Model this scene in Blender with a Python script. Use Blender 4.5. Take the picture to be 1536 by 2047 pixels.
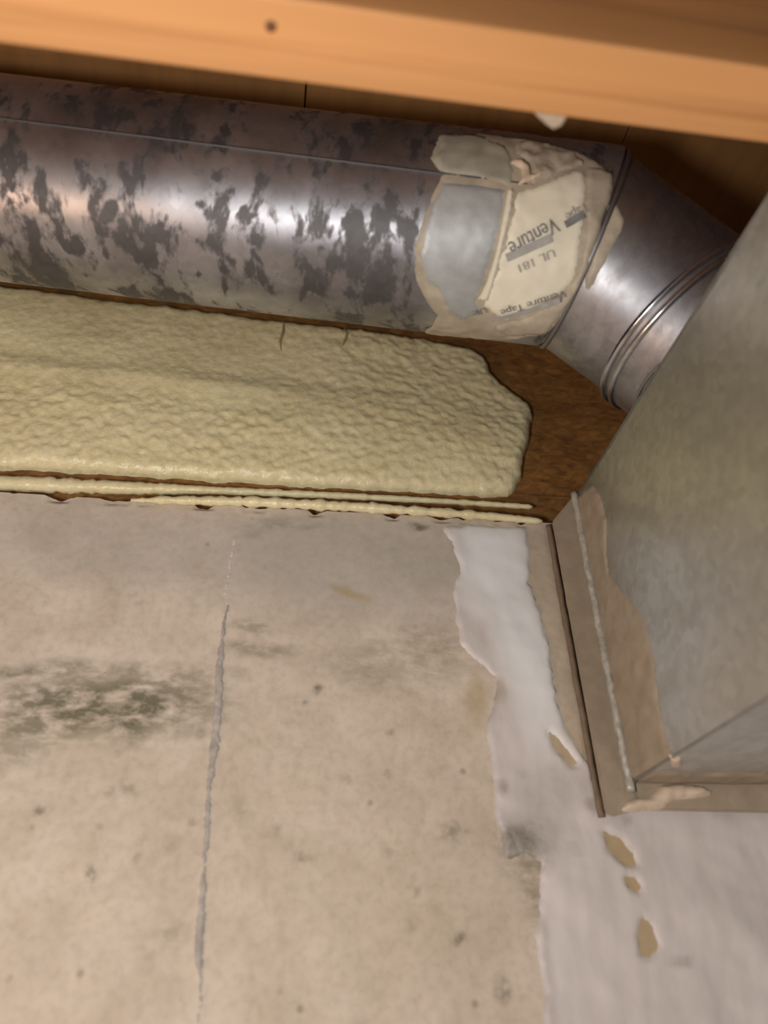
import bpy, bmesh, math, random
import numpy as np
from mathutils import Vector, Matrix, noise
from mathutils.geometry import delaunay_2d_cdt

# ------------------------------------------------------------------ clearing
for o in list(bpy.data.objects):
    bpy.data.objects.remove(o, do_unlink=True)
scene = bpy.context.scene
COL = scene.collection
random.seed(4)
rng = np.random.default_rng(7)
H = 1.95                      # eye height of the camera above the basement floor

# ------------------------------------------------------------------ camera
W_, H_ = 1536.0, 2047.0
FOC = 1588.31
RX = Vector((0.98828544, -0.14941578, -0.03109356))     # camera right
RY = Vector((0.05425778, 0.53440852, -0.84348304))      # camera down
RZ = Vector((0.14264634, 0.83191494, 0.53625513))       # camera forward
cam_d = bpy.data.cameras.new('camera')
cam = bpy.data.objects.new('camera', cam_d)
COL.objects.link(cam)
cam_d.sensor_fit = 'VERTICAL'
cam_d.sensor_height = 36.0
cam_d.lens = 36.0 * FOC / H_
cam_d.clip_start = 0.01
m3 = Matrix((RX, -RY, -RZ)).transposed()
cam.matrix_world = Matrix.Translation((0, 0, H)) @ m3.to_4x4()
cam_d.dof.use_dof = True
cam_d.dof.focus_distance = 0.66
cam_d.dof.aperture_fstop = 3.2
scene.camera = cam

# ------------------------------------------------------------------ world and lights
wd = bpy.data.worlds.new('world')
scene.world = wd
wd.use_nodes = True
bg = wd.node_tree.nodes['Background']
bg.inputs[0].default_value = (0.95, 0.92, 0.95, 1)
bg.inputs[1].default_value = 0.10

def lamp(name, kind, loc, energy, color, size=0.1, target=None, spread=None):
    d = bpy.data.lights.new(name, kind)
    d.energy = energy
    d.color = color
    if kind == 'AREA':
        d.shape = 'DISK'
        d.size = size
        if spread: d.spread = spread
    else:
        d.shadow_soft_size = size
    o = bpy.data.objects.new(name, d)
    COL.objects.link(o)
    o.location = (loc[0], loc[1], loc[2] + H)
    if target is not None:
        v = Vector(target) - Vector(loc)
        o.rotation_euler = v.to_track_quat('-Z', 'Y').to_euler()
    return o

# the phone's own lamp, right beside the lens
lamp('phone_lamp', 'POINT', (-0.15, 0.03, -0.04), 6.6, (0.995, 0.975, 0.95), 0.04)
# warm work light standing low on the left
lamp('work_light', 'POINT', (-0.85, 0.02, -0.42), 9.5, (1.0, 0.60, 0.36), 0.06)
# added warm fill light, low on the right behind the camera
lamp('room_fill', 'AREA', (0.9, -1.2, -0.7), 5.5, (1.0, 0.86, 0.74), 0.5, (0.1, 0.5, 0.2))

vs = scene.view_settings
vs.view_transform = 'Standard'
vs.look = 'None'
vs.gamma = 1.0
vs.use_curve_mapping = False
vs.exposure = 0.22

# ------------------------------------------------------------------ helpers
def ray(px, py):
    return RX * ((px - W_ / 2) / FOC) + RY * ((py - H_ / 2) / FOC) + RZ

WALL = 0.557                   # y of the concrete face
RIM = 0.575                    # y of the rim board face

def on_y(px, py, y=WALL):
    d = ray(px, py)
    d = d * (y / d.y)
    return (d.x, d.z)

def make(name, verts, faces, mat, parent=None, smooth=False, base=None, kind=None):
    """one mesh object; verts in camera-height coordinates, placed at a real base point"""
    vs_ = [Vector(v) + Vector((0, 0, H)) for v in verts]
    if parent is not None:
        b = parent.matrix_world.translation if parent.parent is None else Vector(parent['_w'])
    elif base is not None:
        b = Vector(base) + Vector((0, 0, H))
    else:
        b = sum(vs_, Vector()) / len(vs_)
        b.z = min(v.z for v in vs_)
    origin = Vector(b)
    me = bpy.data.meshes.new(name)
    me.from_pydata([tuple(v - origin) for v in vs_], [], faces)
    me.update()
    if smooth:
        for p in me.polygons: p.use_smooth = True
    if mat: me.materials.append(mat)
    o = bpy.data.objects.new(name, me)
    COL.objects.link(o)
    if parent is not None:
        o.parent = parent
    else:
        o.location = origin
        o.matrix_world = Matrix.Translation(origin)
    if kind: o['kind'] = kind
    return o

def empty(name, loc, label=None, cat=None):
    o = bpy.data.objects.new(name, None)
    COL.objects.link(o)
    o.empty_display_size = 0.05
    o.location = (loc[0], loc[1], loc[2] + H)
    o.matrix_world = Matrix.Translation(o.location)
    if label: o['label'] = label
    if cat: o['category'] = cat
    return o

def tag(o, label, cat):
    o['label'] = label
    o['category'] = cat
    return o

def box_vf(x0, x1, y0, y1, z0, z1, bev=0.0):
    bm = bmesh.new()
    bmesh.ops.create_cube(bm, size=1.0)
    for v in bm.verts:
        v.co = Vector((x0 + (v.co.x + .5) * (x1 - x0), y0 + (v.co.y + .5) * (y1 - y0), z0 + (v.co.z + .5) * (z1 - z0)))
    if bev:
        bmesh.ops.bevel(bm, geom=list(bm.edges), offset=bev, segments=2, affect='EDGES', profile=0.5)
    bm.verts.index_update()
    v = [tuple(p.co) for p in bm.verts]
    f = [[q.index for q in p.verts] for p in bm.faces]
    bm.free()
    return v, f

def tube(pts, rad, seg=8, closed=False, caps=True):
    """tube along points; rad number or list"""
    n = len(pts)
    pts = [Vector(p) for p in pts]
    if not hasattr(rad, '__len__'): rad = [rad] * n
    V, F = [], []
    up = None
    for i in range(n):
        if closed:
            t = pts[(i + 1) % n] - pts[i - 1]
        else:
            t = pts[min(i + 1, n - 1)] - pts[max(i - 1, 0)]
        t.normalize()
        if up is None:
            up = t.orthogonal().normalized()
        up = (up - t * up.dot(t)).normalized()
        sd = t.cross(up)
        for k in range(seg):
            a = 2 * math.pi * k / seg
            V.append(pts[i] + (up * math.cos(a) + sd * math.sin(a)) * rad[i])
    m = n if closed else n - 1
    for i in range(m):
        for k in range(seg):
            a, b = i * seg + k, i * seg + (k + 1) % seg
            c, d = ((i + 1) % n) * seg + (k + 1) % seg, ((i + 1) % n) * seg + k
            F.append([a, b, c, d])
    if caps and not closed:
        F.append(list(range(seg))[::-1])
        F.append([(n - 1) * seg + k for k in range(seg)])
    return V, F

def fbm(p, octaves=3):
    return noise.fractal(Vector(p), 1.0, 2.0, octaves)

def densify(poly, step, jag=0.0, seed=0, freq=60.0, closed=True):
    out = []
    n = len(poly)
    for i in range(n if closed else n - 1):
        a, b = Vector((*poly[i], 0)), Vector((*poly[(i + 1) % n], 0))
        L = (b - a).length
        k = max(1, int(L / step))
        for j in range(k):
            out.append(a.lerp(b, j / k))
    if not closed: out.append(Vector((*poly[-1], 0)))
    if jag:
        out2 = []
        for p in out:
            q = p * freq + Vector((seed * 7.3, 0, 1.7))
            out2.append(Vector((p.x + jag * fbm(q, 3), p.y + jag * fbm(q + Vector((31, 5, 0)), 3), 0)))
        out = out2
    return [(p.x, p.y) for p in out]

def inside(poly, P):
    x, y = P[:, 0], P[:, 1]
    res = np.zeros(len(P), bool)
    A = np.array(poly)
    j = len(A) - 1
    for i in range(len(A)):
        xi, yi, xj, yj = A[i, 0], A[i, 1], A[j, 0], A[j, 1]
        c = ((yi > y) != (yj > y)) & (x < (xj - xi) * (y - yi) / (yj - yi + 1e-15) + xi)
        res ^= c
        j = i
    return res

def seg_dist(poly, P, closed=True):
    A = np.array(poly)
    d = np.full(len(P), 1e9)
    n = len(A)
    for i in range(n if closed else n - 1):
        a, b = A[i], A[(i + 1) % n]
        ab = b - a
        t = np.clip(((P - a) @ ab) / (ab @ ab + 1e-18), 0, 1)
        d = np.minimum(d, np.linalg.norm(P - a - t[:, None] * ab, axis=1))
    return d

def patch_mesh(poly, mapf, h, step, edge=0.004, amp=0.0, freq=100.0, seed=0, jag=0.0, jfreq=60.0, holes=(), sink=-0.0012, hfun=None):
    """a skin over a surface: polygon in surface coordinates, raised by h, its rim sunk into the surface"""
    b = densify(poly, step, jag, seed, jfreq)
    pts = [Vector(p) for p in b]
    n = len(pts)
    edges = [(i, (i + 1) % n) for i in range(n)]
    hb = []
    for hp in holes:
        q = densify(hp, step, jag * .6, seed + 3, jfreq)
        o = len(pts)
        pts += [Vector(p) for p in q]
        edges += [(o + i, o + (i + 1) % len(q)) for i in range(len(q))]
        hb.append(q)
    nb = len(pts)
    A = np.array(b)
    x0, y0 = A.min(0)
    x1, y1 = A.max(0)
    gx, gy = np.meshgrid(np.arange(x0, x1, step), np.arange(y0, y1, step))
    gx = gx + (np.arange(gx.shape[0]) % 2)[:, None] * step * .5
    G = np.stack([gx.ravel(), gy.ravel()], 1)
    G += rng.uniform(-.15, .15, G.shape) * step
    k = inside(b, G)
    G = G[k]
    d = seg_dist(b, G)
    for q in hb:
        G2 = inside(q, G)
        d = np.minimum(d, seg_dist(q, G))
        d[G2] = 0
    G = G[d > step * .4]
    pts += [Vector((float(p[0]), float(p[1]))) for p in G]
    r = delaunay_2d_cdt(pts, edges, [], 1 if not holes else 0, 1e-7)
    P2, F = r[0], r[2]
    P = np.array([(p.x, p.y) for p in P2])
    dd = seg_dist(b, P)
    for q in hb: dd = np.minimum(dd, seg_dist(q, P))
    if holes:
        keep = []
        C = np.array([P[list(f)].mean(0) for f in F])
        ok = inside(b, C)
        for q in hb: ok &= ~inside(q, C)
        F = [f for f, o in zip(F, ok) if o]
    t = np.clip(dd / edge, 0, 1)
    prof = np.sqrt(1 - (1 - t) ** 2)
    V = []
    for (u, v), e, ds in zip(P, prof, dd):
        hh = h if hfun is None else hfun(u, v)
        z = sink + (hh - sink) * e
        if amp and ds > 1e-6:
            z += amp * e * fbm((u * freq, v * freq, seed * 3.1), 3)
        V.append(mapf(u, v, z))
    used = sorted({i for f in F for i in f})
    mp = {o: i for i, o in enumerate(used)}
    V = [V[i] for i in used]
    F = [[mp[i] for i in f] for f in F]
    return V, F

def patch(name, poly, mapf, h, mat, parent=None, step=0.004, flip=False, kind=None, base=None, **kw):
    V, F = patch_mesh(poly, mapf, h, step, **kw)
    if flip: F = [f[::-1] for f in F]
    return make(name, V, F, mat, parent, smooth=True, kind=kind, base=base)

# ------------------------------------------------------------------ materials
def new_mat(name):
    m = bpy.data.materials.new(name)
    m.use_nodes = True
    nt = m.node_tree
    return m, nt, nt.nodes['Principled BSDF']

class NT:
    def __init__(s, nt): s.nt = nt
    def n(s, kind, **kw):
        x = s.nt.nodes.new(kind)
        for k, v in kw.items():
            if hasattr(x, k): setattr(x, k, v)
            else: x.inputs[k.replace('_', ' ')].default_value = v
        return x
    def l(s, a, b): s.nt.links.new(a, b)
    def coords(s, kind='Object', scale=(1, 1, 1), loc=(0, 0, 0), rot=(0, 0, 0), attr=None):
        if attr:
            a = s.n('ShaderNodeAttribute'); a.attribute_name = attr; src = a.outputs['Vector']
        else:
            a = s.n('ShaderNodeTexCoord'); src = a.outputs[kind]
        m = s.n('ShaderNodeMapping')
        m.inputs['Scale'].default_value = scale
        m.inputs['Location'].default_value = loc
        m.inputs['Rotation'].default_value = rot
        s.l(src, m.inputs['Vector'])
        return m.outputs['Vector']
    def noise(s, vec, scale, detail=4, rough=.55, dist=0.0):
        x = s.n('ShaderNodeTexNoise')
        x.inputs['Scale'].default_value = scale
        x.inputs['Detail'].default_value = detail
        x.inputs['Roughness'].default_value = rough
        x.inputs['Distortion'].default_value = dist
        s.l(vec, x.inputs['Vector'])
        return x.outputs['Fac']
    def ramp(s, fac, stops, interp='LINEAR'):
        x = s.n('ShaderNodeValToRGB')
        x.color_ramp.interpolation = interp
        e = x.color_ramp.elements
        while len(e) < len(stops): e.new(0.5)
        for i, (p, c) in enumerate(stops):
            e[i].position = p
            e[i].color = (*c, 1) if len(c) == 3 else c
        s.l(fac, x.inputs['Fac'])
        return x.outputs['Color']
    def mix(s, fac, a, b, blend='MIX'):
        x = s.n('ShaderNodeMix'); x.data_type = 'RGBA'; x.blend_type = blend
        for sock, val in ((0, fac), (6, a), (7, b)):
            if hasattr(val, 'is_output') or hasattr(val, 'node'): s.l(val, x.inputs[sock])
            elif isinstance(val, (int, float)): x.inputs[sock].default_value = val
            else: x.inputs[sock].default_value = (*val, 1)
        return x.outputs[2]
    def math(s, op, a, b=0.0, clamp=False):
        x = s.n('ShaderNodeMath'); x.operation = op; x.use_clamp = clamp
        for i, val in ((0, a), (1, b)):
            if hasattr(val, 'node'): s.l(val, x.inputs[i])
            else: x.inputs[i].default_value = val
        return x.outputs[0]
    def bump(s, h, strength, dist, bsdf):
        x = s.n('ShaderNodeBump')
        x.inputs['Strength'].default_value = strength
        x.inputs['Distance'].default_value = dist
        s.l(h, x.inputs['Height'])
        s.l(x.outputs['Normal'], bsdf.inputs['Normal'])

def attr(t, name):
    a = t.n('ShaderNodeAttribute'); a.attribute_name = name
    return a.outputs['Fac']

def mat_wood(name, c_lo, c_hi, axis='x', scale=1.0, rough=.6, contrast=(.3, .7)):
    m, nt, b = new_mat(name); t = NT(nt)
    sc = {'x': (1.2, 60, 60), 'y': (60, 1.2, 60)}[axis]
    v = t.coords('Object', tuple(k * scale for k in sc))
    g = t.noise(v, 1.0, 4, .6, .6)
    v2 = t.coords('Object', tuple(k * scale * .35 for k in sc), (3, 1, 7))
    g2 = t.noise(v2, 1.0, 2, .5, .3)
    c = t.ramp(g, [(contrast[0], c_lo), (contrast[1], c_hi)])
    c2 = t.ramp(g2, [(.35, (.82, .82, .82)), (.6, (1, 1, 1))])
    t.l(t.mix(1.0, c, c2, 'MULTIPLY'), b.inputs['Base Color'])
    b.inputs['Roughness'].default_value = rough
    t.bump(g, .25, .0006, b)
    return m

M = {}
M['joist'] = mat_wood('fresh_softwood', (.46, .20, .065), (.68, .335, .125), 'x', 1.0, .6, (.30, .50))
M['board'] = mat_wood('subfloor_boards', (.26, .115, .03), (.36, .17, .05), 'y', .6, .7)
M['knot'] = mat_wood('knot_wood', (.10, .035, .012), (.22, .09, .03), 'x', 3, .6)

def mat_osb():
    m, nt, b = new_mat('brown_strand_board'); t = NT(nt)
    v = t.coords('Object', (60, 60, 130), (0, 0, 0), (0, .5, 0))
    g = t.noise(v, 1.0, 5, .65, 1.2)
    v2 = t.coords('Object', (28, 28, 60), (4, 0, 0), (0, -.6, 0))
    g2 = t.noise(v2, 1.0, 3, .6, .8)
    c = t.ramp(g, [(.3, (.14, .06, .016)), (.52, (.27, .125, .032)), (.72, (.41, .20, .06))])
    c2 = t.ramp(g2, [(.3, (.72, .7, .66)), (.65, (1.1, 1.08, 1.0))])
    t.l(t.mix(1.0, c, c2, 'MULTIPLY'), b.inputs['Base Color'])
    b.inputs['Roughness'].default_value = .75
    t.bump(g, .5, .0015, b)
    return m
M['osb'] = mat_osb()

def mat_galv(name, light, mid, dark, use_uv=True, blotch=True, rough=(.28, .5), metal=.95):
    m, nt, b = new_mat(name); t = NT(nt)
    src = dict(attr='surf') if use_uv else dict(kind='Object')
    v = t.coords(scale=(1, 1, 1), **src)
    # ragged dark runs, longer around the pipe than along it
    va = t.coords(scale=(48, 24, 24), **src)
    n1 = t.noise(va, 1.0, 5, .62, .35)
    vb = t.coords(scale=(95, 60, 60), loc=(5, 9, 2), **src)
    n2 = t.noise(vb, 1.0, 3, .5, .4)
    vc = t.coords(scale=(14, 9, 9), loc=(1, 4, 2), **src)
    n3 = t.noise(vc, 1.0, 2, .5, .2)
    comb = t.math('ADD', t.math('MULTIPLY', n1, .6), t.math('ADD', t.math('MULTIPLY', n2, .25), t.math('MULTIPLY', n3, .25)))
    if blotch:
        mask = t.ramp(comb, [(.495, (1, 1, 1)), (.55, (0, 0, 0))])
        tone = t.ramp(n3, [(.38, mid), (.58, light)])
        col = t.mix(mask, tone, dark)
    else:
        mask = t.ramp(comb, [(.45, (1, 1, 1)), (.62, (0, 0, 0))])
        col = t.mix(mask, light, mid)
    vo = t.n('ShaderNodeTexVoronoi'); vo.inputs['Scale'].default_value = 160
    t.l(v, vo.inputs['Vector'])
    sp = t.ramp(vo.outputs['Color'], [(0, (.86, .86, .86)), (1, (1.08, 1.08, 1.08))])
    col = t.mix(1.0, col, sp, 'MULTIPLY')
    t.l(col, b.inputs['Base Color'])
    b.inputs['Metallic'].default_value = metal
    rr = t.ramp(mask, [(0, (rough[0],) * 3), (1, (rough[1],) * 3)])
    t.l(rr, b.inputs['Roughness'])
    t.bump(comb, .12, .001, b)
    return m
M['galv'] = mat_galv('blotched_galvanised_steel', (.47, .485, .53), (.29, .29, .31), (.145, .145, .15), rough=(.42, .62), metal=.9)
M['galv_elbow'] = mat_galv('dull_galvanised_steel', (.44, .44, .465), (.29, .285, .295), (.2, .2, .2), True, False, (.40, .52))
M['galv_box'] = mat_galv('smooth_galvanised_sheet', (.62, .63, .62), (.55, .56, .54), (.3, .3, .3), False, False, (.34, .42))
M['bead'] = mat_galv('rolled_bead_steel', (.66, .67, .69), (.5, .5, .51), (.3, .3, .3), False, False, (.2, .3))

def mat_plain(name, col, rough=.7, var=.12, scale=60, bump=.2, bdist=.001, spec=.5, metal=0.0):
    m, nt, b = new_mat(name); t = NT(nt)
    v = t.coords('Object')
    g = t.noise(v, scale, 4, .6)
    lo = tuple(max(0, c * (1 - var)) for c in col)
    hi = tuple(min(1, c * (1 + var)) for c in col)
    t.l(t.ramp(g, [(.3, lo), (.7, hi)]), b.inputs['Base Color'])
    b.inputs['Roughness'].default_value = rough
    b.inputs['Specular IOR Level'].default_value = spec
    b.inputs['Metallic'].default_value = metal
    t.bump(g, bump, bdist, b)
    return m
M['mastic'] = mat_plain('beige_duct_mastic', (.34, .275, .20), .6, .12, 70)
M['mastic_thin'] = mat_plain('thin_beige_mastic', (.42, .375, .29), .5, .22, 60)
M['mastic_pale'] = mat_plain('pale_mastic', (.62, .50, .38), .55, .1, 90)
M['tape_grey'] = mat_plain('grey_foil_tape', (.42, .45, .455), .5, .16, 60, .15, .001, .5, .3)
M['tape_green'] = mat_plain('smeared_tape', (.36, .35, .28), .5, .22, 50, .2)
M['tape_cream'] = mat_plain('cream_printed_tape', (.78, .75, .61), .5, .10, 30, .15)
M['ink'] = mat_plain('grey_print', (.19, .195, .20), .6, .3, 200, 0)
M['ink_soft'] = mat_plain('faded_grey_print', (.36, .36, .34), .6, .15, 200, 0)
M['lip'] = mat_plain('scuffed_metal_lip', (.50, .48, .42), .5, .3, 160, .3, .001, .5, .3)
M['split'] = mat_plain('olive_split', (.36, .29, .15), .8, .2, 100)
M['gap_shade'] = mat_plain('dark_brown_gap_shade', (.20, .14, .09), .7, .2, 100)  # brown standing in for the shade between flange and wall
M['chip'] = mat_plain('torn_wood_fibre', (.50, .40, .29), .8, .15, 120)

def mat_foam():
    m, nt, b = new_mat('yellow_spray_foam'); t = NT(nt)
    v = t.coords('Object')
    g = t.noise(v, 170, 3, .55, .3)
    g2 = t.noise(v, 14, 3, .5)
    c = t.ramp(g2, [(.3, (.75, .67, .40)), (.7, (.82, .745, .48))])
    c2 = t.ramp(g, [(.3, (.86, .84, .78)), (.6, (1, 1, 1))])
    t.l(t.mix(1.0, c, c2, 'MULTIPLY'), b.inputs['Base Color'])
    b.inputs['Roughness'].default_value = .34
    b.inputs['Subsurface Weight'].default_value = 0.0
    t.bump(t.math('ADD', g, t.math('MULTIPLY', t.noise(v, 330, 2, .5), .6)), .42, .0016, b)
    return m
M['foam'] = mat_foam()

def mat_concrete():
    m, nt, b = new_mat('stained_concrete'); t = NT(nt)
    v = t.coords('Object')
    big = t.noise(v, 5, 3, .5)
    midn = t.noise(v, 22, 5, .6, .3)
    fine = t.noise(v, 160, 4, .6)
    c = t.ramp(big, [(.3, (.60, .51, .42)), (.7, (.68, .59, .49))])
    c = t.mix(1.0, c, t.ramp(midn, [(.3, (.82, .80, .76)), (.6, (1, 1, 1))]), 'MULTIPLY')
    c = t.mix(1.0, c, t.ramp(fine, [(.25, (.82, .82, .82)), (.55, (1, 1, 1))]), 'MULTIPLY')
    # uneven greyer tone near the top of the wall
    gm = attr(t, 'grey')
    c = t.mix(gm, c, (.385, .37, .33))
    # smeary black mildew, broken by noise
    vs_ = t.coords('Object', (1.0, 1, 2.2), (0, 0, 0), (0, -.6, 0))
    sm = t.noise(vs_, 48, 5, .68, .25)
    sm2 = t.ramp(sm, [(.36, (0, 0, 0)), (.56, (1, 1, 1))])
    dk = t.math('MULTIPLY', attr(t, 'mildew'), sm2, True)
    c = t.mix(dk, c, (.155, .145, .095))
    # specks
    sp = t.math('MULTIPLY', attr(t, 'speck'), t.ramp(t.noise(v, 130, 4, .65), [(.38, (.1, .1, .1)), (.58, (.9, .9, .9))]), True)
    c = t.mix(sp, c, (.16, .14, .11))
    # small random pits
    vo = t.n('ShaderNodeTexVoronoi'); vo.inputs['Scale'].default_value = 42
    t.l(v, vo.inputs['Vector'])
    pit = t.ramp(vo.outputs['Distance'], [(.05, (1, 1, 1)), (.13, (0, 0, 0))])
    pk = t.ramp(t.noise(v, 17, 2, .5), [(.5, (0, 0, 0)), (.62, (1, 1, 1))])
    pm = t.math('MULTIPLY', t.math('MULTIPLY', pit, pk), .65)
    c = t.mix(pm, c, (.25, .21, .16))
    # rusty tan marks
    c = t.mix(attr(t, 'tan'), c, (.40, .30, .16))
    t.l(c, b.inputs['Base Color'])
    b.inputs['Roughness'].default_value = .85
    b.inputs['Specular IOR Level'].default_value = .25
    t.bump(t.math('ADD', fine, midn), .25, .0015, b)
    return m
M['concrete'] = mat_concrete()

def mat_patch():
    m, nt, b = new_mat('white_cement_coat'); t = NT(nt)
    v = t.coords('Object')
    g = t.noise(v, 8, 3, .5)
    vs_ = t.coords('Object', (2.5, 1, .7), (0, 0, 0), (0, .35, 0))
    br = t.noise(vs_, 25, 4, .6, .2)
    c = t.ramp(g, [(.3, (.60, .55, .525)), (.7, (.68, .63, .605))])
    c = t.mix(1.0, c, t.ramp(br, [(.3, (.88, .87, .86)), (.6, (1, 1, 1))]), 'MULTIPLY')
    wv = attr(t, 'white')
    c = t.mix(wv, c, (.84, .86, .86))
    dn = t.ramp(t.noise(v, 45, 5, .65, .6), [(.35, (0, 0, 0)), (.58, (1, 1, 1))])
    dk = t.math('MULTIPLY', attr(t, 'mildew'), t.math('ADD', t.math('MULTIPLY', dn, .6), .4), True)
    c = t.mix(dk, c, (.21, .185, .15))
    c = t.mix(attr(t, 'tan'), c, (.38, .32, .20))
    t.l(c, b.inputs['Base Color'])
    b.inputs['Roughness'].default_value = .5
    t.bump(t.math('ADD', g, br), .2, .002, b)
    return m
M['patch'] = mat_patch()
M['seam'] = mat_plain('grey_cement_fin', (.40, .36, .32), .9, .25, 160, .4, .001, .2)
M['bare'] = mat_plain('bare_tan_concrete', (.42, .355, .235), .8, .15, 90)
M['floor'] = mat_plain('basement_floor_concrete', (.42, .36, .29), .8, .15, 6)

# ------------------------------------------------------------------ setting: concrete wall
def set_attr(o, name, vals):
    a = o.data.attributes.new(name, 'FLOAT', 'POINT')
    a.data.foreach_set('value', np.asarray(vals, dtype=np.float32))

def axis_lines(lo, hi, f0, f1, step, coarse):
    a = list(np.arange(lo, f0, coarse)) + list(np.arange(f0, f1, step)) + list(np.arange(f1, hi, coarse)) + [hi]
    return np.array(a)

def blob(P, items):
    """soft mask around measured spots on the wall: (px, py, rx_px, ry_px, strength[, tilt])"""
    r = np.zeros(len(P))
    S = WALL / 1588 * 1.24
    for it in items:
        c = on_y(it[0], it[1])
        d = P - np.array(c)
        a = math.radians(it[5]) if len(it) > 5 else 0
        x = d[:, 0] * math.cos(a) + d[:, 1] * math.sin(a)
        y = -d[:, 0] * math.sin(a) + d[:, 1] * math.cos(a)
        q = np.sqrt((x / (it[2] * S)) ** 2 + (y / (it[3] * S)) ** 2)
        r = np.maximum(r, it[4] * np.clip(1.6 - q * 1.2, 0, 1))
    return r

def relief(x, z):
    if -0.32 < x < 0.48 and z > -0.08:
        return 0.0011 * fbm((x * 18, z * 18, 0.3), 2) + 0.0004 * fbm((x * 90, z * 90, 2.3), 2)
    return 0.0
WT = 0.3575                                   # top of the concrete
xs = axis_lines(-1.6, 1.6, -0.30, 0.46, 0.0022, 0.1)
zs = axis_lines(-H, WT, -0.06, WT - 0.001, 0.0022, 0.15)
V, F = [], []
nx, nz = len(xs), len(zs)
for z in zs:
    for x in xs:
        h = relief(x, z)
        ch = 0.0
        if z > WT - 0.006:                         # chipped arris
            ch = max(0.0, fbm((x * 45, 0, 5.1), 3)) * 0.006
        V.append((x, WALL - h + ch * .5, z - ch))
for j in range(nz - 1):
    for i in range(nx - 1):
        a = j * nx + i
        F.append([a, a + 1, a + nx + 1, a + nx])
nfront = len(V)
bv, bf = box_vf(-1.6, 1.6, WALL + 0.004, WALL + 0.2, -H, WT - 0.004)
off = len(V)
V += bv
F += [[i + off for i in f] for f in bf]
wall = make('wall_back', V, F, M['concrete'], None, True, base=(0, WALL, -H))
wall['kind'] = 'structure'
P = np.array([(v[0], v[2]) for v in V])
nse = np.array([fbm((p[0] * 30, p[1] * 30, 1.1), 3) if -0.35 < p[0] < .5 and p[1] > -.1 else 0 for p in P])
Pn = P + np.stack([nse, np.roll(nse, 17)], 1) * 0.006
set_attr(wall, 'mildew', blob(Pn, [
    (200, 1410, 190, 55, .95, 0), (90, 1430, 110, 40, .8, 12), (330, 1385, 80, 45, .7, 0), (30, 1500, 60, 30, .5, 20),
    (210, 1420, 170, 45, 1.0, 3), (190, 1345, 230, 18, .6, 0), (40, 1340, 40, 10, .8, 0), (520, 1300, 70, 14, .55, 0), (500, 1250, 30, 14, .5, 0),
    (750, 1330, 110, 40, .32, 0), (860, 1300, 70, 60, .35, 0), (1040, 1700, 45, 40, .5), (1065, 1760, 25, 70, .6),
    (590, 1045, 110, 14, .35, 8), (830, 1048, 20, 9, .9), (520, 1060, 40, 12, .3, 25)]))
set_attr(wall, 'grey', np.maximum(blob(Pn, [(260, 1090, 330, 80, .4, -3), (700, 1120, 330, 120, .6, -3), (1100, 1080, 60, 30, .4)]), 0))
set_attr(wall, 'speck', blob(Pn, [
    (640, 1381, 9, 9, 1), (610, 1402, 8, 5, .7, 30), (188, 1761, 8, 11, .9), (85, 1618, 13, 7, .8, -10), (905, 1665, 14, 14, .6), (905, 1664, 28, 8, .4, 20),
    (917, 1872, 7, 12, .9, -20), (833, 1782, 7, 7, .7), (1005, 1975, 14, 22, .7), (600, 1708, 12, 6, .6, -10), (395, 1465, 12, 8, .5, 30),
    (255, 1572, 18, 10, .5, -30), (480, 1612, 12, 18, .3), (390, 1652, 7, 7, .6), (350, 1865, 26, 14, .4, -10), (215, 1580, 8, 8, .4), (65, 1655, 7, 6, .6),
    (277, 1675, 8, 6, .5), (268, 1708, 7, 7, .4), (355, 1690, 14, 10, .3), (300, 1905, 20, 6, .25, 30), (235, 1508, 7, 8, .5), (780, 1456, 8, 8, .5), (780, 1535, 9, 8, .4),
    (700, 1560, 9, 9, .35), (830, 1840, 8, 14, .35), (815, 1770, 8, 10, .3), (60, 1875, 5, 5, .5), (18, 1962, 6, 8, .5), (545, 1660, 10, 9, .4), (770, 1715, 9, 9, .45)]))
set_attr(wall, 'tan', blob(Pn, [(700, 1190, 38, 9, .7, -22), (690, 1185, 12, 12, .5), (955, 1400, 22, 60, .55), (1236, 1700, 70, 60, .85), (1265, 1768, 40, 40, .9), (1294, 1878, 50, 60, .8), (1126, 1500, 45, 55, .6), (1100, 1200, 60, 170, .28), (1160, 1400, 50, 160, .28), (800, 1790, 160, 120, .16), (650, 1700, 380, 330, .10), (200, 1800, 260, 300, .10)]))

def wmap(u, v, h): return (u, WALL - h - relief(u, v), v)

# grey cement fin left by the form joint
fin = [(457, 1205), (447, 1260), (440, 1330), (437, 1400), (429, 1490), (418, 1580), (415, 1660), (408, 1740), (402, 1830), (397, 1900), (402, 1960), (398, 2047)]
fw = [3, 4, 9, 10, 11, 6, 7, 5, 10, 11, 5, 4]
Lp = [on_y(x - w, y) for (x, y), w in zip(fin, fw)]
Rp = [on_y(x + w, y) for (x, y), w in zip(fin, fw)]
patch('form_seam', Lp + Rp[::-1], wmap, 0.0016, M['seam'], wall, step=0.0015, edge=0.0011, amp=0.0008, freq=300, jag=0.0012, jfreq=200, flip=False, seed=2)
fin2 = [(470, 1075), (458, 1140), (448, 1190)]
patch('form_seam', [on_y(x - 3, y) for x, y in fin2] + [on_y(x + 3, y) for x, y in fin2[::-1]], wmap, 0.0010, M['patch'], wall, step=0.0015, edge=0.001, jag=0.0008, jfreq=150, seed=5)

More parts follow.
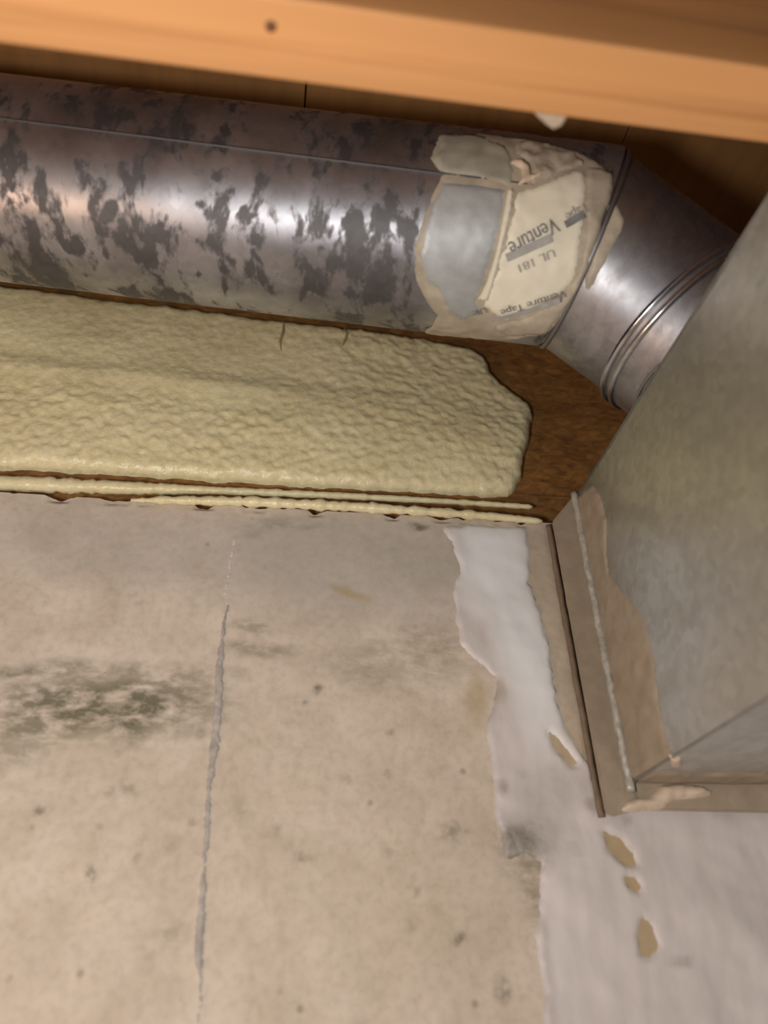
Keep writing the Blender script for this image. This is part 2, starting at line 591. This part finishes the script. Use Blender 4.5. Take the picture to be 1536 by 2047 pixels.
# white cement coat brushed down the corner and under the sheet-metal duct
coat_px = [(878, 1050), (905, 1092), (918, 1140), (903, 1190), (912, 1245), (920, 1292), (952, 1322), (996, 1358), (985, 1405), (966, 1445), (976, 1500),
           (984, 1560), (986, 1625), (1000, 1672), (1005, 1728), (1040, 1708), (1078, 1722), (1072, 1800), (1070, 1900), (1086, 1975), (1084, 2047), (1080, 2140),
           (1700, 2140), (1700, 1560), (1215, 1590), (1185, 1530), (1128, 1448), (1114, 1395), (1100, 1290), (1076, 1210), (1060, 1165), (1062, 1120), (1055, 1052)]
coat = [on_y(x, y) for x, y in coat_px]
hole_px = [[(1208, 1665), (1236, 1678), (1262, 1706), (1268, 1730), (1248, 1728), (1222, 1702)],
           [(1252, 1755), (1268, 1754), (1279, 1772), (1272, 1782), (1256, 1772)],
           [(1284, 1838), (1304, 1856), (1312, 1892), (1300, 1912), (1284, 1906), (1276, 1880)],
           [(1100, 1468), (1116, 1478), (1150, 1524), (1142, 1530), (1112, 1496)]]
holes = [[on_y(x, y) for x, y in h] for h in hole_px]
rl0, rl1 = Vector(on_y(1395, 1780)), Vector(on_y(1560, 1960))
def coat_h(u, v):
    p = Vector((u, v)); d = rl1 - rl0
    t = max(0, min(1.4, (p - rl0).dot(d) / d.length_squared))
    q = (p - rl0 - d * t).length
    return 0.0022 + 0.003 * math.exp(-(q / .016) ** 2) * min(1, t * 4)
c_o = patch('cement_coat', coat, wmap, 0.0022, M['patch'], wall, step=0.0032, edge=0.0035, amp=0.0012, freq=30, jag=0.0022, jfreq=110, holes=holes, seed=1, hfun=coat_h)
PC = np.array([(v.co.x + 0, v.co.z - H + H) for v in c_o.data.vertices])
PC = np.array([(v.co.x, v.co.z - H) for v in c_o.data.vertices])      # parent origin sits on the floor
set_attr(c_o, 'white', blob(PC, [(990, 1130, 75, 120, 1, 5), (1050, 1290, 55, 170, .9, 12), (1070, 1400, 40, 90, .6)]))
set_attr(c_o, 'mildew', blob(PC, [(1035, 1695, 55, 42, 1.0), (1050, 1650, 70, 30, .35), (1100, 1590, 85, 38, .25, 20), (1010, 1720, 16, 30, .9), (1003, 1575, 10, 14, .6), (1043, 1547, 10, 8, .3), (1185, 1612, 18, 12, .55, -30),
                                   (1355, 1925, 18, 6, .7), (1370, 1923, 9, 7, .7), (1145, 1697, 16, 10, .3, -30), (1250, 1642, 10, 9, .6), (1080, 1850, 12, 160, .3), (1088, 2010, 16, 60, .4), (985, 1400, 10, 40, .5, -15)]))
set_attr(c_o, 'tan', blob(PC, [(975, 1560, 10, 150, .45), (1000, 1380, 12, 25, .5)]))

# ------------------------------------------------------------------ setting: floor, subfloor boards, rim
fv, ff = box_vf(-1.6, 1.6, -2.2, WALL + 0.2, -H - 0.1, -H)
fl = make('floor', fv, ff, M['floor'], base=(0, 0, -H - 0.1)); fl['kind'] = 'structure'
SUB = 0.69
ceil_o = make('ceiling', *box_vf(-1.6, 1.6, -0.5, WALL + 0.2, SUB + 0.019, SUB + 0.032), M['board'], base=(0, 0, SUB + 0.019))
ceil_o['kind'] = 'structure'
dseam = ray(611, 190); dseam = dseam * (SUB / dseam.z)
bw = 0.30
bvv, bff = box_vf(-bw / 2 + .0005, bw / 2 - .0005, -0.5, WALL + 0.14, 0, 0.019, 0.0015)
bme = bpy.data.meshes.new('board')
bme.from_pydata(bvv, [], bff); bme.materials.append(M['board'])
for i in range(-5, 6):
    o = bpy.data.objects.new('board', bme); COL.objects.link(o)
    o.parent = ceil_o
    x = dseam.x + (i + .5) * bw
    if abs(x) > 1.5: bpy.data.objects.remove(o); continue
    o.location = (x, 0, -0.019 + random.uniform(-.001, .0005))

rim = make('rim_board', *box_vf(-1.6, 1.6, RIM, RIM + 0.03, 0.398, SUB - 0.001, 0.001), M['osb'])
tag(rim, 'bare brown strand-board rim between the yellow foam and the elbow', 'board')
sill = make('sill_plate', *box_vf(-1.6, 1.6, RIM - .002, WALL + 0.17, WT + .0005, 0.3975, 0.001), M['osb'])
tag(sill, 'narrow brown sill plate on top of the concrete wall', 'board')

# ------------------------------------------------------------------ joist
JY0, JY1, JZ = 0.1812, 0.2192, 0.39
jo = empty('ceiling_joist', (0, (JY0 + JY1) / 2, JZ), 'orange softwood joist crossing overhead in front of the round duct', 'joist')
make('beam', *box_vf(-1.6, 1.6, JY0, JY1, JZ, SUB - 0.0005, 0.0018), M['joist'], jo)
def on_z(px, py, z):
    d = ray(px, py); d = d * (z / d.z)
    return (d.x, d.y)
def jmap(u, v, h): return (u, v, JZ - h)
def disc(c, a, b, n=14, rot=0.0):
    return [(c[0] + a * math.cos(t) * math.cos(rot) - b * math.sin(t) * math.sin(rot), c[1] + a * math.cos(t) * math.sin(rot) + b * math.sin(t) * math.cos(rot)) for t in [2 * math.pi * k / n for k in range(n)]]
patch('knot', disc(on_z(542, 53, JZ), .0030, .0030), jmap, 0.0006, M['knot'], jo, step=.001, edge=.0012, sink=-.0002, flip=True)
patch('knot', disc(on_z(545, 30, JZ), .0045, .0012), jmap, 0.0003, M['joist'], jo, step=.001, edge=.001, sink=-.0002, flip=True)
# torn splinter hanging off the far lower edge
cx_, cy_ = on_z(1108, 232, JZ)
sv = [(cx_ - .010, JY1 + .0005, JZ + .001), (cx_ + .007, JY1 + .0005, JZ + .001), (cx_ + .005, JY1 + .004, JZ - .001), (cx_ + .001, JY1 + .005, JZ - .003), (cx_ - .003, JY1 + .004, JZ - .001),
      (cx_ - .010, JY1 - .001, JZ + .004), (cx_ + .007, JY1 - .001, JZ + .004), (cx_ + .005, JY1 + .004, JZ + .002), (cx_ + .001, JY1 + .005, JZ - .0015), (cx_ - .003, JY1 + .004, JZ + .002)]
make('splinter', sv, [[0, 1, 2, 3, 4], [9, 8, 7, 6, 5], [0, 5, 6, 1], [1, 6, 7, 2], [2, 7, 8, 3], [3, 8, 9, 4], [4, 9, 5, 0]], M['chip'], jo)

# ------------------------------------------------------------------ spray foam on the rim
foam_y = 0.566
bot_px = [(-40, 930), (0, 932), (150, 938), (300, 947), (500, 959), (700, 971), (850, 980), (960, 984), (1022, 985)]
right_px = [(1030, 975), (1046, 950), (1052, 910), (1060, 870), (1069, 830), (1062, 800), (1030, 780), (1000, 757), (984, 735), (975, 712), (952, 694)]
top_px = [(850, 670), (650, 647), (400, 614), (200, 589), (0, 564), (-40, 560)]
def fy(p): return on_y(p[0], p[1], foam_y)
fp = [fy(p) for p in bot_px + right_px + top_px]
lz0, lz1 = fp[0][1], fp[-1][1]
fp = fp + [(-0.33, lz1 + .012), (-0.33, lz0)]
foam = empty('spray_foam', (0, RIM, WT), 'lumpy yellow spray foam filling the rim above the concrete', 'insulation')
def fmap(u, v, h): return (u, RIM - h, v)
def fh(u, v):
    k = (v - 0.38) / 0.12
    h = 0.0105 + 0.004 * math.sin(max(0, min(1, k)) * math.pi)
    h += 0.0035 * fbm((u * 9, v * 14, 3.3), 2)
    # pale roll across the upper left of the field
    z0 = 0.483 - 0.04 * (u + .2)
    w = max(0, min(1, (0.10 - u) / .12))
    h += w * 0.0028 * math.exp(-((v - z0 - .014) / .012) ** 2)
    a = Vector((u * 105 + v * 50, v * 160 - u * 40, 0.7))
    w2 = max(0, min(1, (z0 + .004 - v) / .02)) * w + (1 - w)
    h += (0.0006 + .0010 * w2) * noise.fractal(a, .9, 2.1, 3) + .0006 * w2 * max(0, noise.noise(a * 1.1 + Vector((9, 3, 1))))
    return h
patch('foam_field', fp, fmap, 0.012, M['foam'], foam, step=0.0021, edge=0.012, jag=0.002, jfreq=70, sink=-0.0002, hfun=fh, seed=3)
V, F = box_vf(-1.6, -0.328, RIM - 0.011, RIM - 0.0002, 0.381, lz1 + .012, 0.004)
make('foam_field', V, F, M['foam'], foam, True)
# two short splits in the foam skin below the pipe
for cpx in ([(568, 640), (566, 662), (560, 680), (563, 698)], [(688, 655), (694, 668), (690, 682), (683, 695)]):
    pts = [on_y(x, y, RIM - .0125) for x, y in cpx]
    pts = densify(pts, .003, .0003, 3, 200, closed=False)
    V, F = tube([(x, RIM - fh(x, z) - .0002, z) for x, z in pts], [.0013 * math.sin(math.pi * (k + .6) / (len(pts) + .2)) + .0002 for k in range(len(pts))], 6)
    make('foam_split', V, F, M['split'], foam, True)
def bead(name, path, yy, seed, mat, parent, seg=10, rough=.35):
    pts, rad = [], []
    for i in range(len(path) - 1):
        (x0, y0, r0), (x1, y1, r1) = path[i], path[i + 1]
        n = max(2, int(abs(x1 - x0) / 7))
        for k in range(n):
            t = k / n
            u, v = on_y(x0 + (x1 - x0) * t, y0 + (y1 - y0) * t, yy)
            q = fbm((u * 110, seed, 0), 3); q2 = fbm((u * 160, seed + 9, 0), 2)
            pts.append((u, yy + .001 * q2, v + .0007 * q2))
            rad.append((r0 + (r1 - r0) * t) * (1 + rough * q) / 2350)
    rad[-1] *= .4
    V, F = tube(pts, rad, seg)
    return make(name, V, F, mat, parent, True)
bead('foam_bead', [(-900, 912, 14), (0, 966, 15), (150, 972, 15), (300, 977, 12), (420, 980, 8), (700, 992, 7), (900, 1003, 6), (1072, 1014, 6)], 0.562, 1, M['foam'], foam)
bead('foam_bead', [(262, 1000, 3), (330, 1000, 8), (500, 1003, 10), (700, 1013, 10), (900, 1026, 9), (1000, 1034, 8), (1092, 1043, 6)], 0.554, 5, M['foam'], foam, rough=.5)

# ------------------------------------------------------------------ round duct
r = 0.0762
A0 = Vector((0, 0.40422902, 0.5313481))
u0 = Vector((1, -0.09599657, -0.14301382)).normalized()
e1 = u0.cross(Vector((0, 1, 0))).normalized()
if e1.z > 0: e1 = -e1
e2 = u0.cross(e1)
def edir(th, ps): return u0 * math.cos(th) + (e1 * math.cos(ps) + e2 * math.sin(ps)) * math.sin(th)
uB = edir(.5184, .5825)
uC = Vector((.64, -.03, -.77)).normalized()
cA = A0 + u0 * 0.2297
rB = 0.0735
cB = cA + uB * 0.1001
cD = cB + uC * ((cB.z - 0.3795) / -uC.z)
duct = empty('round_duct', (cD.x, cD.y, 0.378), 'blotchy galvanised round duct with taped joint and segmented elbow', 'duct')

def frame(u):
    a = (Vector((0, 0, -1)) - u * -u.z).normalized()
    return a, u.cross(a)

def cyl_section(name, c0, n0, c1, n1, u, rad, mat, parent, seg=96, rows=3, s_off=0.0, rad1=None):
    a, b = frame(u)
    V, F, S = [], [], []
    for j in range(rows + 1):
        t = j / rows
        rr = rad if rad1 is None else rad + (rad1 - rad) * t
        for k in range(seg + 1):
            th = 2 * math.pi * k / seg
            q = c0 + (a * math.cos(th) + b * math.sin(th)) * rr
            t0 = (c0 - q).dot(n0) / u.dot(n0)
            t1 = (c1 - q).dot(n1) / u.dot(n1)
            p = q + u * (t0 + (t1 - t0) * t)
            V.append(p)
            S.append(((p - c0).dot(u) + s_off, rad * math.cos(th), rad * math.sin(th)))
    for j in range(rows):
        for k in range(seg):
            i = j * (seg + 1) + k
            F.append([i, i + 1, i + seg + 2, i + seg + 1])
    o = make(name, V, F, mat, parent, True)
    at_ = o.data.attributes.new('surf', 'FLOAT_VECTOR', 'POINT')
    at_.data.foreach_set('vector', np.array(S, dtype=np.float32).ravel())
    return o

n1 = (u0 + uB).normalized(); n2 = Vector((.533, -.021, -.846)).normalized()
cS = A0 - u0 * 0.62
cyl_section('pipe', cS, u0, cA, n1, u0, r, M['galv'], duct, rows=12)
cyl_section('elbow_section', cA, n1, cB, n2, uB, rB, M['galv_elbow'], duct, s_off=2)
cyl_section('elbow_section', cB, n2, cD, Vector((0, 0, 1)), uC, 0.0762, M['galv_elbow'], duct, s_off=4)

def ring_bead(name, c, n, u, rad, tr, shift, mat, parent):
    a, b = frame(u)
    pts = []
    cc = c + u * shift
    for k in range(96):
        th = 2 * math.pi * k / 96
        q = cc + (a * math.cos(th) + b * math.sin(th)) * rad
        pts.append(q + u * ((cc - q).dot(n) / u.dot(n)))
    V, F = tube(pts, tr, 8, closed=True)
    return make(name, V, F, mat, parent, True)
ring_bead('elbow_bead', cA, n1, uB, rB + .0005, .0022, 0.004, M['galv_elbow'], duct)
ring_bead('elbow_bead', cB, n2, uC, r + .0008, .0026, 0.0005, M['bead'], duct)
ring_bead('elbow_bead', cB, n2, uC, r + .0005, .0026, 0.0085, M['bead'], duct)
ring_bead('collar_flange', cD + Vector((0, 0, .001)), Vector((0, 0, 1)), uC, r + .0015, .0012, 0.0, M['galv_elbow'], duct)

# surface coordinates on the straight pipe (s along, w around) and on the first elbow section
def cyl_uv(px, py, c, u, rad):
    d = ray(px, py).normalized()
    dp = d - u * d.dot(u); pp = c - u * c.dot(u)
    qa, qb, qc = dp.dot(dp), -2 * dp.dot(pp), pp.dot(pp) - rad * rad
    disc_ = qb * qb - 4 * qa * qc
    t = (-qb - math.sqrt(max(disc_, 0))) / (2 * qa) 
    X = d * t
    a, b = frame(u)
    w = X - c
    return (w.dot(u), math.atan2(w.dot(b), w.dot(a)) * rad)
def cmap_of(c, u, rad):
    a, b = frame(u)
    def f(s, w, h):
        th = w / rad
        return c + u * s + (a * math.cos(th) + b * math.sin(th)) * (rad + h)
    return f
pmap = cmap_of(cA, u0, r)
bmap = cmap_of(cA, uB, rB)
def puv(pts): return [cyl_uv(x, y, cA, u0, r) for x, y in pts]
def buv(pts): return [cyl_uv(x, y, cA, uB, rB) for x, y in pts]

def ppatch(name, pts, h, mat, **kw):
    kw.setdefault('step', .003); kw.setdefault('edge', .002); kw.setdefault('sink', -.0004)
    return patch(name, puv(pts), pmap, h, mat, duct, **kw)

# lengthwise lock seam
sa, sb = cyl_uv(400, 287, cA, u0, r), cyl_uv(880, 350, cA, u0, r)
pts = []
for k in range(60):
    t = k / 59
    s = -0.84 + (0.0 + 0.84 - .05) * t
    w = sa[1] + (sb[1] - sa[1]) * (s - sa[0]) / (sb[0] - sa[0]) * .6
    pts.append(pmap(s, w, 0.0002))
V, F = tube(pts, .0011, 6)
make('lock_seam', V, F, M['galv'], duct, True)

# mastic smear under everything, then tapes, then print
ppatch('mastic_smear', [(878, 268), (858, 318), (884, 352), (868, 385), (846, 430), (828, 490), (830, 560), (848, 600), (874, 630), (845, 664), (900, 676), (1000, 680), (1092, 668),
                        (1140, 610), (1165, 560), (1188, 500), (1200, 420), (1216, 340), (1150, 300), (1060, 280), (960, 268)], .0010, M['mastic_thin'], amp=.0008, freq=90, jag=.0015, seed=4)
ppatch('foil_tape', [(884, 364), (940, 366), (1014, 380), (1004, 440), (990, 500), (968, 570), (955, 600), (960, 624), (925, 640), (896, 620), (876, 580), (846, 560), (836, 510), (846, 450), (866, 400)],
       .0018, M['tape_grey'], amp=.0005, freq=60, jag=.001, seed=6)
ppatch('foil_tape', [(880, 270), (900, 272), (962, 276), (1000, 288), (1024, 306), (1030, 340), (1026, 374), (985, 368), (905, 352), (874, 338), (862, 318), (884, 300)],
       .0022, M['tape_green'], amp=.0009, freq=80, jag=.0022, seed=8)
t_p = ppatch('printed_tape', [(1030, 384), (1090, 366), (1130, 346), (1166, 336), (1172, 380), (1168, 440), (1160, 510), (1150, 560), (1120, 590), (1060, 622), (1010, 640), (965, 612), (985, 560), (1004, 500), (1020, 440)],
             .0024, M['tape_cream'], amp=.0012, freq=70, jag=.001, seed=9)
ppatch('tape_edge', [(1014, 378), (1028, 380), (1024, 420), (1008, 480), (995, 540), (978, 598), (954, 598), (972, 560), (992, 500), (1006, 430)], .0042, M['tape_cream'], step=.0018, edge=.0025, amp=.0006, freq=120, seed=10)
ppatch('mastic_ridge', [(1014, 326), (1036, 322), (1058, 334), (1062, 350), (1084, 340), (1094, 344), (1076, 358), (1052, 366), (1036, 374), (1024, 380), (1044, 356), (1040, 340)], .0040, M['mastic_pale'], step=.0018, edge=.0025, amp=.0012, freq=160, jag=.001, seed=11)
ppatch('mastic_smear', [(1026, 286), (1070, 284), (1150, 304), (1170, 330), (1130, 344), (1090, 364), (1058, 372), (1070, 350), (1060, 330), (1030, 312)], .0022, M['mastic_thin'], step=.0022, edge=.003, amp=.0018, freq=140, jag=.002, seed=12)
ppatch('mastic_smear', [(1172, 336), (1206, 340), (1228, 352), (1214, 410), (1186, 500), (1165, 560), (1140, 606), (1096, 664), (1010, 668), (985, 650), (1060, 628), (1130, 590), (1158, 540), (1170, 440)], .0028, M['mastic_thin'], step=.0026, edge=.003, amp=.001, freq=90, jag=.0016, seed=13)
patch('mastic_smear', buv([(1232, 400), (1250, 436), (1244, 462), (1226, 488), (1206, 530), (1186, 570), (1164, 590), (1180, 520), (1200, 460), (1214, 410)]), bmap, .0014, M['mastic_thin'], duct, step=.0025, edge=.002, amp=.0006, freq=90, jag=.0015, seed=14, sink=-.0004)

def lettering(name, text, p_start, p_end, height_px, mat, hgt, parent, flip_v=1.0):
    """printed words wrapped round the pipe, reading from p_start to p_end"""
    cu = bpy.data.curves.new(name, 'FONT')
    cu.body = text; cu.size = 1.0; cu.resolution_u = 3
    o = bpy.data.objects.new(name, cu); COL.objects.link(o)
    dg = bpy.context.evaluated_depsgraph_get()
    me = bpy.data.meshes.new_from_object(o.evaluated_get(dg))
    bpy.data.objects.remove(o)
    P = [v.co.copy() for v in me.vertices]
    Fc = [list(p.vertices) for p in me.polygons]
    bpy.data.meshes.remove(me)
    w = max(p.x for p in P)
    a, b = Vector((*cyl_uv(*p_start, cA, u0, r), 0)), Vector((*cyl_uv(*p_end, cA, u0, r), 0))
    d = b - a
    k = d.length / w
    ex = d.normalized()
    ey = Vector((-ex.y, ex.x, 0)) * flip_v
    kh = height_px / 2350 / .7
    V = []
    for p in P:
        q = a + ex * (p.x * k) + ey * (p.y * kh)
        V.append(pmap(q.x, q.y, hgt))
    return make(name, V, Fc, mat, parent)

def bar(name, a, b, wd_px, mat, hgt):
    A_, B_ = cyl_uv(*a, cA, u0, r), cyl_uv(*b, cA, u0, r)
    d = Vector((B_[0] - A_[0], B_[1] - A_[1], 0)); n_ = Vector((-d.y, d.x, 0)).normalized() * (wd_px / 2350 / 2)
    V, F = [], []
    for k in range(9):
        t = k / 8
        c = Vector((A_[0], A_[1], 0)) + d * t
        for s in (1, -1):
            q = c + n_ * s
            V.append(pmap(q.x, q.y, hgt))
    for k in range(8): F.append([2 * k, 2 * k + 1, 2 * k + 3, 2 * k + 2])
    return make(name, V, F, mat, t_p)
t_p['_w'] = tuple(duct.matrix_world.translation)
FV = -1.0
lettering('print_lettering', 'Venture', (1106, 436), (1013, 486), 24, M['ink'], .0042, t_p, FV)
bar('print_underline', (1102, 476), (1012, 514), 13, M['ink_soft'], .0041)
lettering('print_lettering', 'UL 181', (1106, 496), (1034, 527), 13, M['ink_soft'], .0042, t_p, FV)
bar('print_underline', (1164, 432), (1128, 452), 11, M['ink'], .0045)
lettering('print_lettering', 'Tape', (1168, 410), (1126, 432), 14, M['ink_soft'], .0045, t_p, FV)
lettering('print_lettering', 'Venture Tape', (1128, 574), (1000, 612), 13, M['ink'], .0045, t_p, FV)
bar('print_underline', (1120, 594), (985, 632), 9, M['ink_soft'], .0045)
lettering('print_lettering', 'UL', (972, 606), (944, 614), 12, M['ink'], .0045, t_p, FV)
for o in [t_p]:
    if '_w' in o: del o['_w']

# ------------------------------------------------------------------ rectangular duct through the wall
XB, ZT, ZB, YF = 0.265, 0.378, 0.1354, 0.545
X2, Y2 = 0.265 + 0.42, -0.9
bx = empty('rectangular_duct', (XB + .21, YF, ZB), 'large grey sheet-metal trunk duct coming out of the wall', 'duct')
def quad(name, vs, n1_, n2_, mat, bulge=0.0, ax=None):
    V, F = [], []
    a, b, c, d = [Vector(v) for v in vs]
    for j in range(n2_ + 1):
        for i in range(n1_ + 1):
            s, t = i / n1_, j / n2_
            p = (a * (1 - s) + b * s) * (1 - t) + (d * (1 - s) + c * s) * t
            if bulge: p = p + Vector(ax) * bulge * (math.sin(math.pi * t) * (0.6 * math.sin(9 * s + 1) + .4 * math.sin(21 * s)))
            V.append(p)
    for j in range(n2_):
        for i in range(n1_):
            k = j * (n1_ + 1) + i
            F.append([k, k + 1, k + n1_ + 2, k + n1_ + 1])
    return make(name, V, F, mat, bx, True)
quad('side_panel', [(XB, YF, ZB), (XB, Y2, ZB), (XB, Y2, ZT), (XB, YF, ZT)], 60, 12, M['galv_box'], .0015, (-1, 0, 0))
quad('side_panel', [(X2, Y2, ZB), (X2, YF, ZB), (X2, YF, ZT), (X2, Y2, ZT)], 2, 2, M['galv_box'])
quad('bottom_panel', [(XB, YF, ZB), (X2, YF, ZB), (X2, Y2, ZB), (XB, Y2, ZB)], 12, 60, M['galv_box'])
quad('top_panel', [(XB, Y2, ZT), (X2, Y2, ZT), (X2, YF, ZT), (XB, YF, ZT)], 2, 2, M['galv_box'])
quad('end_panel', [(XB, Y2, ZB), (X2, Y2, ZB), (X2, Y2, ZT), (XB, Y2, ZT)], 2, 2, M['galv_box'])
for (x, z) in ((XB, ZB), (XB, ZT)):
    V, F = tube([(x, YF, z), (x, Y2, z)], .0013, 8)
    make('folded_edge', V, F, M['galv_box'], bx, True)

# flange against the concrete, coated in mastic
def plate(name, poly, y0, y1, mat, bev=0.0012):
    bm = bmesh.new()
    vv = [bm.verts.new((x, y0, z)) for x, z in poly]
    f = bm.faces.new(vv)
    e = bmesh.ops.extrude_face_region(bm, geom=[f])
    for g in e['geom']:
        if isinstance(g, bmesh.types.BMVert): g.co.y = y1
    bmesh.ops.recalc_face_normals(bm, faces=list(bm.faces))
    bmesh.ops.bevel(bm, geom=list(bm.edges), offset=bev, segments=2, affect='EDGES')
    bm.verts.index_update()
    V = [tuple(v.co) for v in bm.verts]; F = [[v.index for v in p.verts] for p in bm.faces]
    bm.free()
    return make(name, V, F, mat, bx)
FX = 0.2415
plate('flange', [(FX, .115), (FX + .004, .112), (XB + .001, .1165), (XB + .001, .381), (XB - .004, .378), (FX - .0025, .352)], YF, YF + .0035, M['mastic'])
plate('flange', [(XB + .001, .1165), (X2, .1085), (X2, ZB), (XB + .001, ZB)], YF, YF + .0035, M['mastic'])
# dark brown tube painting in the shadow gap between flange and concrete
gp = [(FX - .0035, .352), (FX - .003, .30), (FX - .002, .22), (FX - .001, .14), (FX - .0002, .113)]
gp = densify(gp, .004, .0005, 4, 90, closed=False)
V, F = tube([(x, WALL - .0035, z) for x, z in gp], [.0026 + .0007 * fbm((z * 70, 1, 0), 2) for x, z in gp], 8)
make('gap_shade_line', V, F, M['gap_shade'], bx, True)
# bright bare lip of the folded flange
V, F = tube([(XB - .003 + .001 * fbm((z * 60, 0, 0), 2), YF - .0015, z) for z in np.linspace(.128, .3805, 60)], [.0032 + .0008 * fbm((z * 130, 3, 0), 2) for z in np.linspace(.128, .3805, 60)], 8)
make('flange_lip', V, F, M['lip'], bx, True)
# mastic brushed onto the side and bottom faces
def xmap(u, v, h): return (XB - h, u, v)
def on_x(px, py, x=XB):
    d = ray(px, py); d = d * (x / d.x)
    return (d.y, d.z)
side = [(1158, 988), (1186, 968), (1202, 990), (1216, 1040), (1216, 1110), (1222, 1150), (1250, 1180), (1282, 1218), (1300, 1260), (1314, 1330), (1320, 1400), (1332, 1470), (1344, 1512), (1340, 1530)]
sp = [on_x(x, y) for x, y in side]
sp = [(YF + .0005, .377)] + sp[1:] 
sp = [(y, max(ZB + .0006, min(ZT - .0006, z))) for y, z in sp] + [(YF + .0005, ZB + .0006)]
patch('mastic_coat', sp, xmap, .0022, M['mastic'], bx, step=.003, edge=.002, amp=.0012, freq=60, jag=.0008, seed=21, sink=-.0004, flip=True)
def zmap(u, v, h): return (u, v, ZB - h)
bp = [on_z(x, y, ZB) for x, y in [(1346, 1540), (1400, 1546), (1470, 1543), (1536, 1546), (1640, 1548)]]
bp = [(XB + .0005, bp[0][1])] + bp + [(X2 - .01, bp[-1][1]), (X2 - .01, YF + .0005), (XB + .0005, YF + .0005)]
patch('mastic_coat', bp, zmap, .0018, M['mastic'], bx, step=.0035, edge=.002, amp=.001, freq=60, jag=.0008, seed=22, sink=-.0004, flip=True)
# thick pale dab on the bottom corner
def ymap(u, v, h): return (u, YF - h, v)
dab = [(1250, 1600), (1300, 1592), (1318, 1572), (1352, 1566), (1400, 1570), (1430, 1588), (1390, 1596), (1352, 1600), (1330, 1616), (1290, 1622), (1240, 1624)]
patch('mastic_dab', [on_y(x, y, YF) for x, y in dab], ymap, .0045, M['mastic_pale'], bx, step=.002, edge=.006, amp=.0015, freq=120, jag=.001, seed=23)
dab2 = [(1338, 1512), (1362, 1512), (1366, 1526), (1340, 1528)]
d2 = [on_z(x, y, ZB) for x, y in dab2]
patch('mastic_dab', d2, zmap, .003, M['mastic_pale'], bx, step=.0015, edge=.003, seed=24, flip=True)
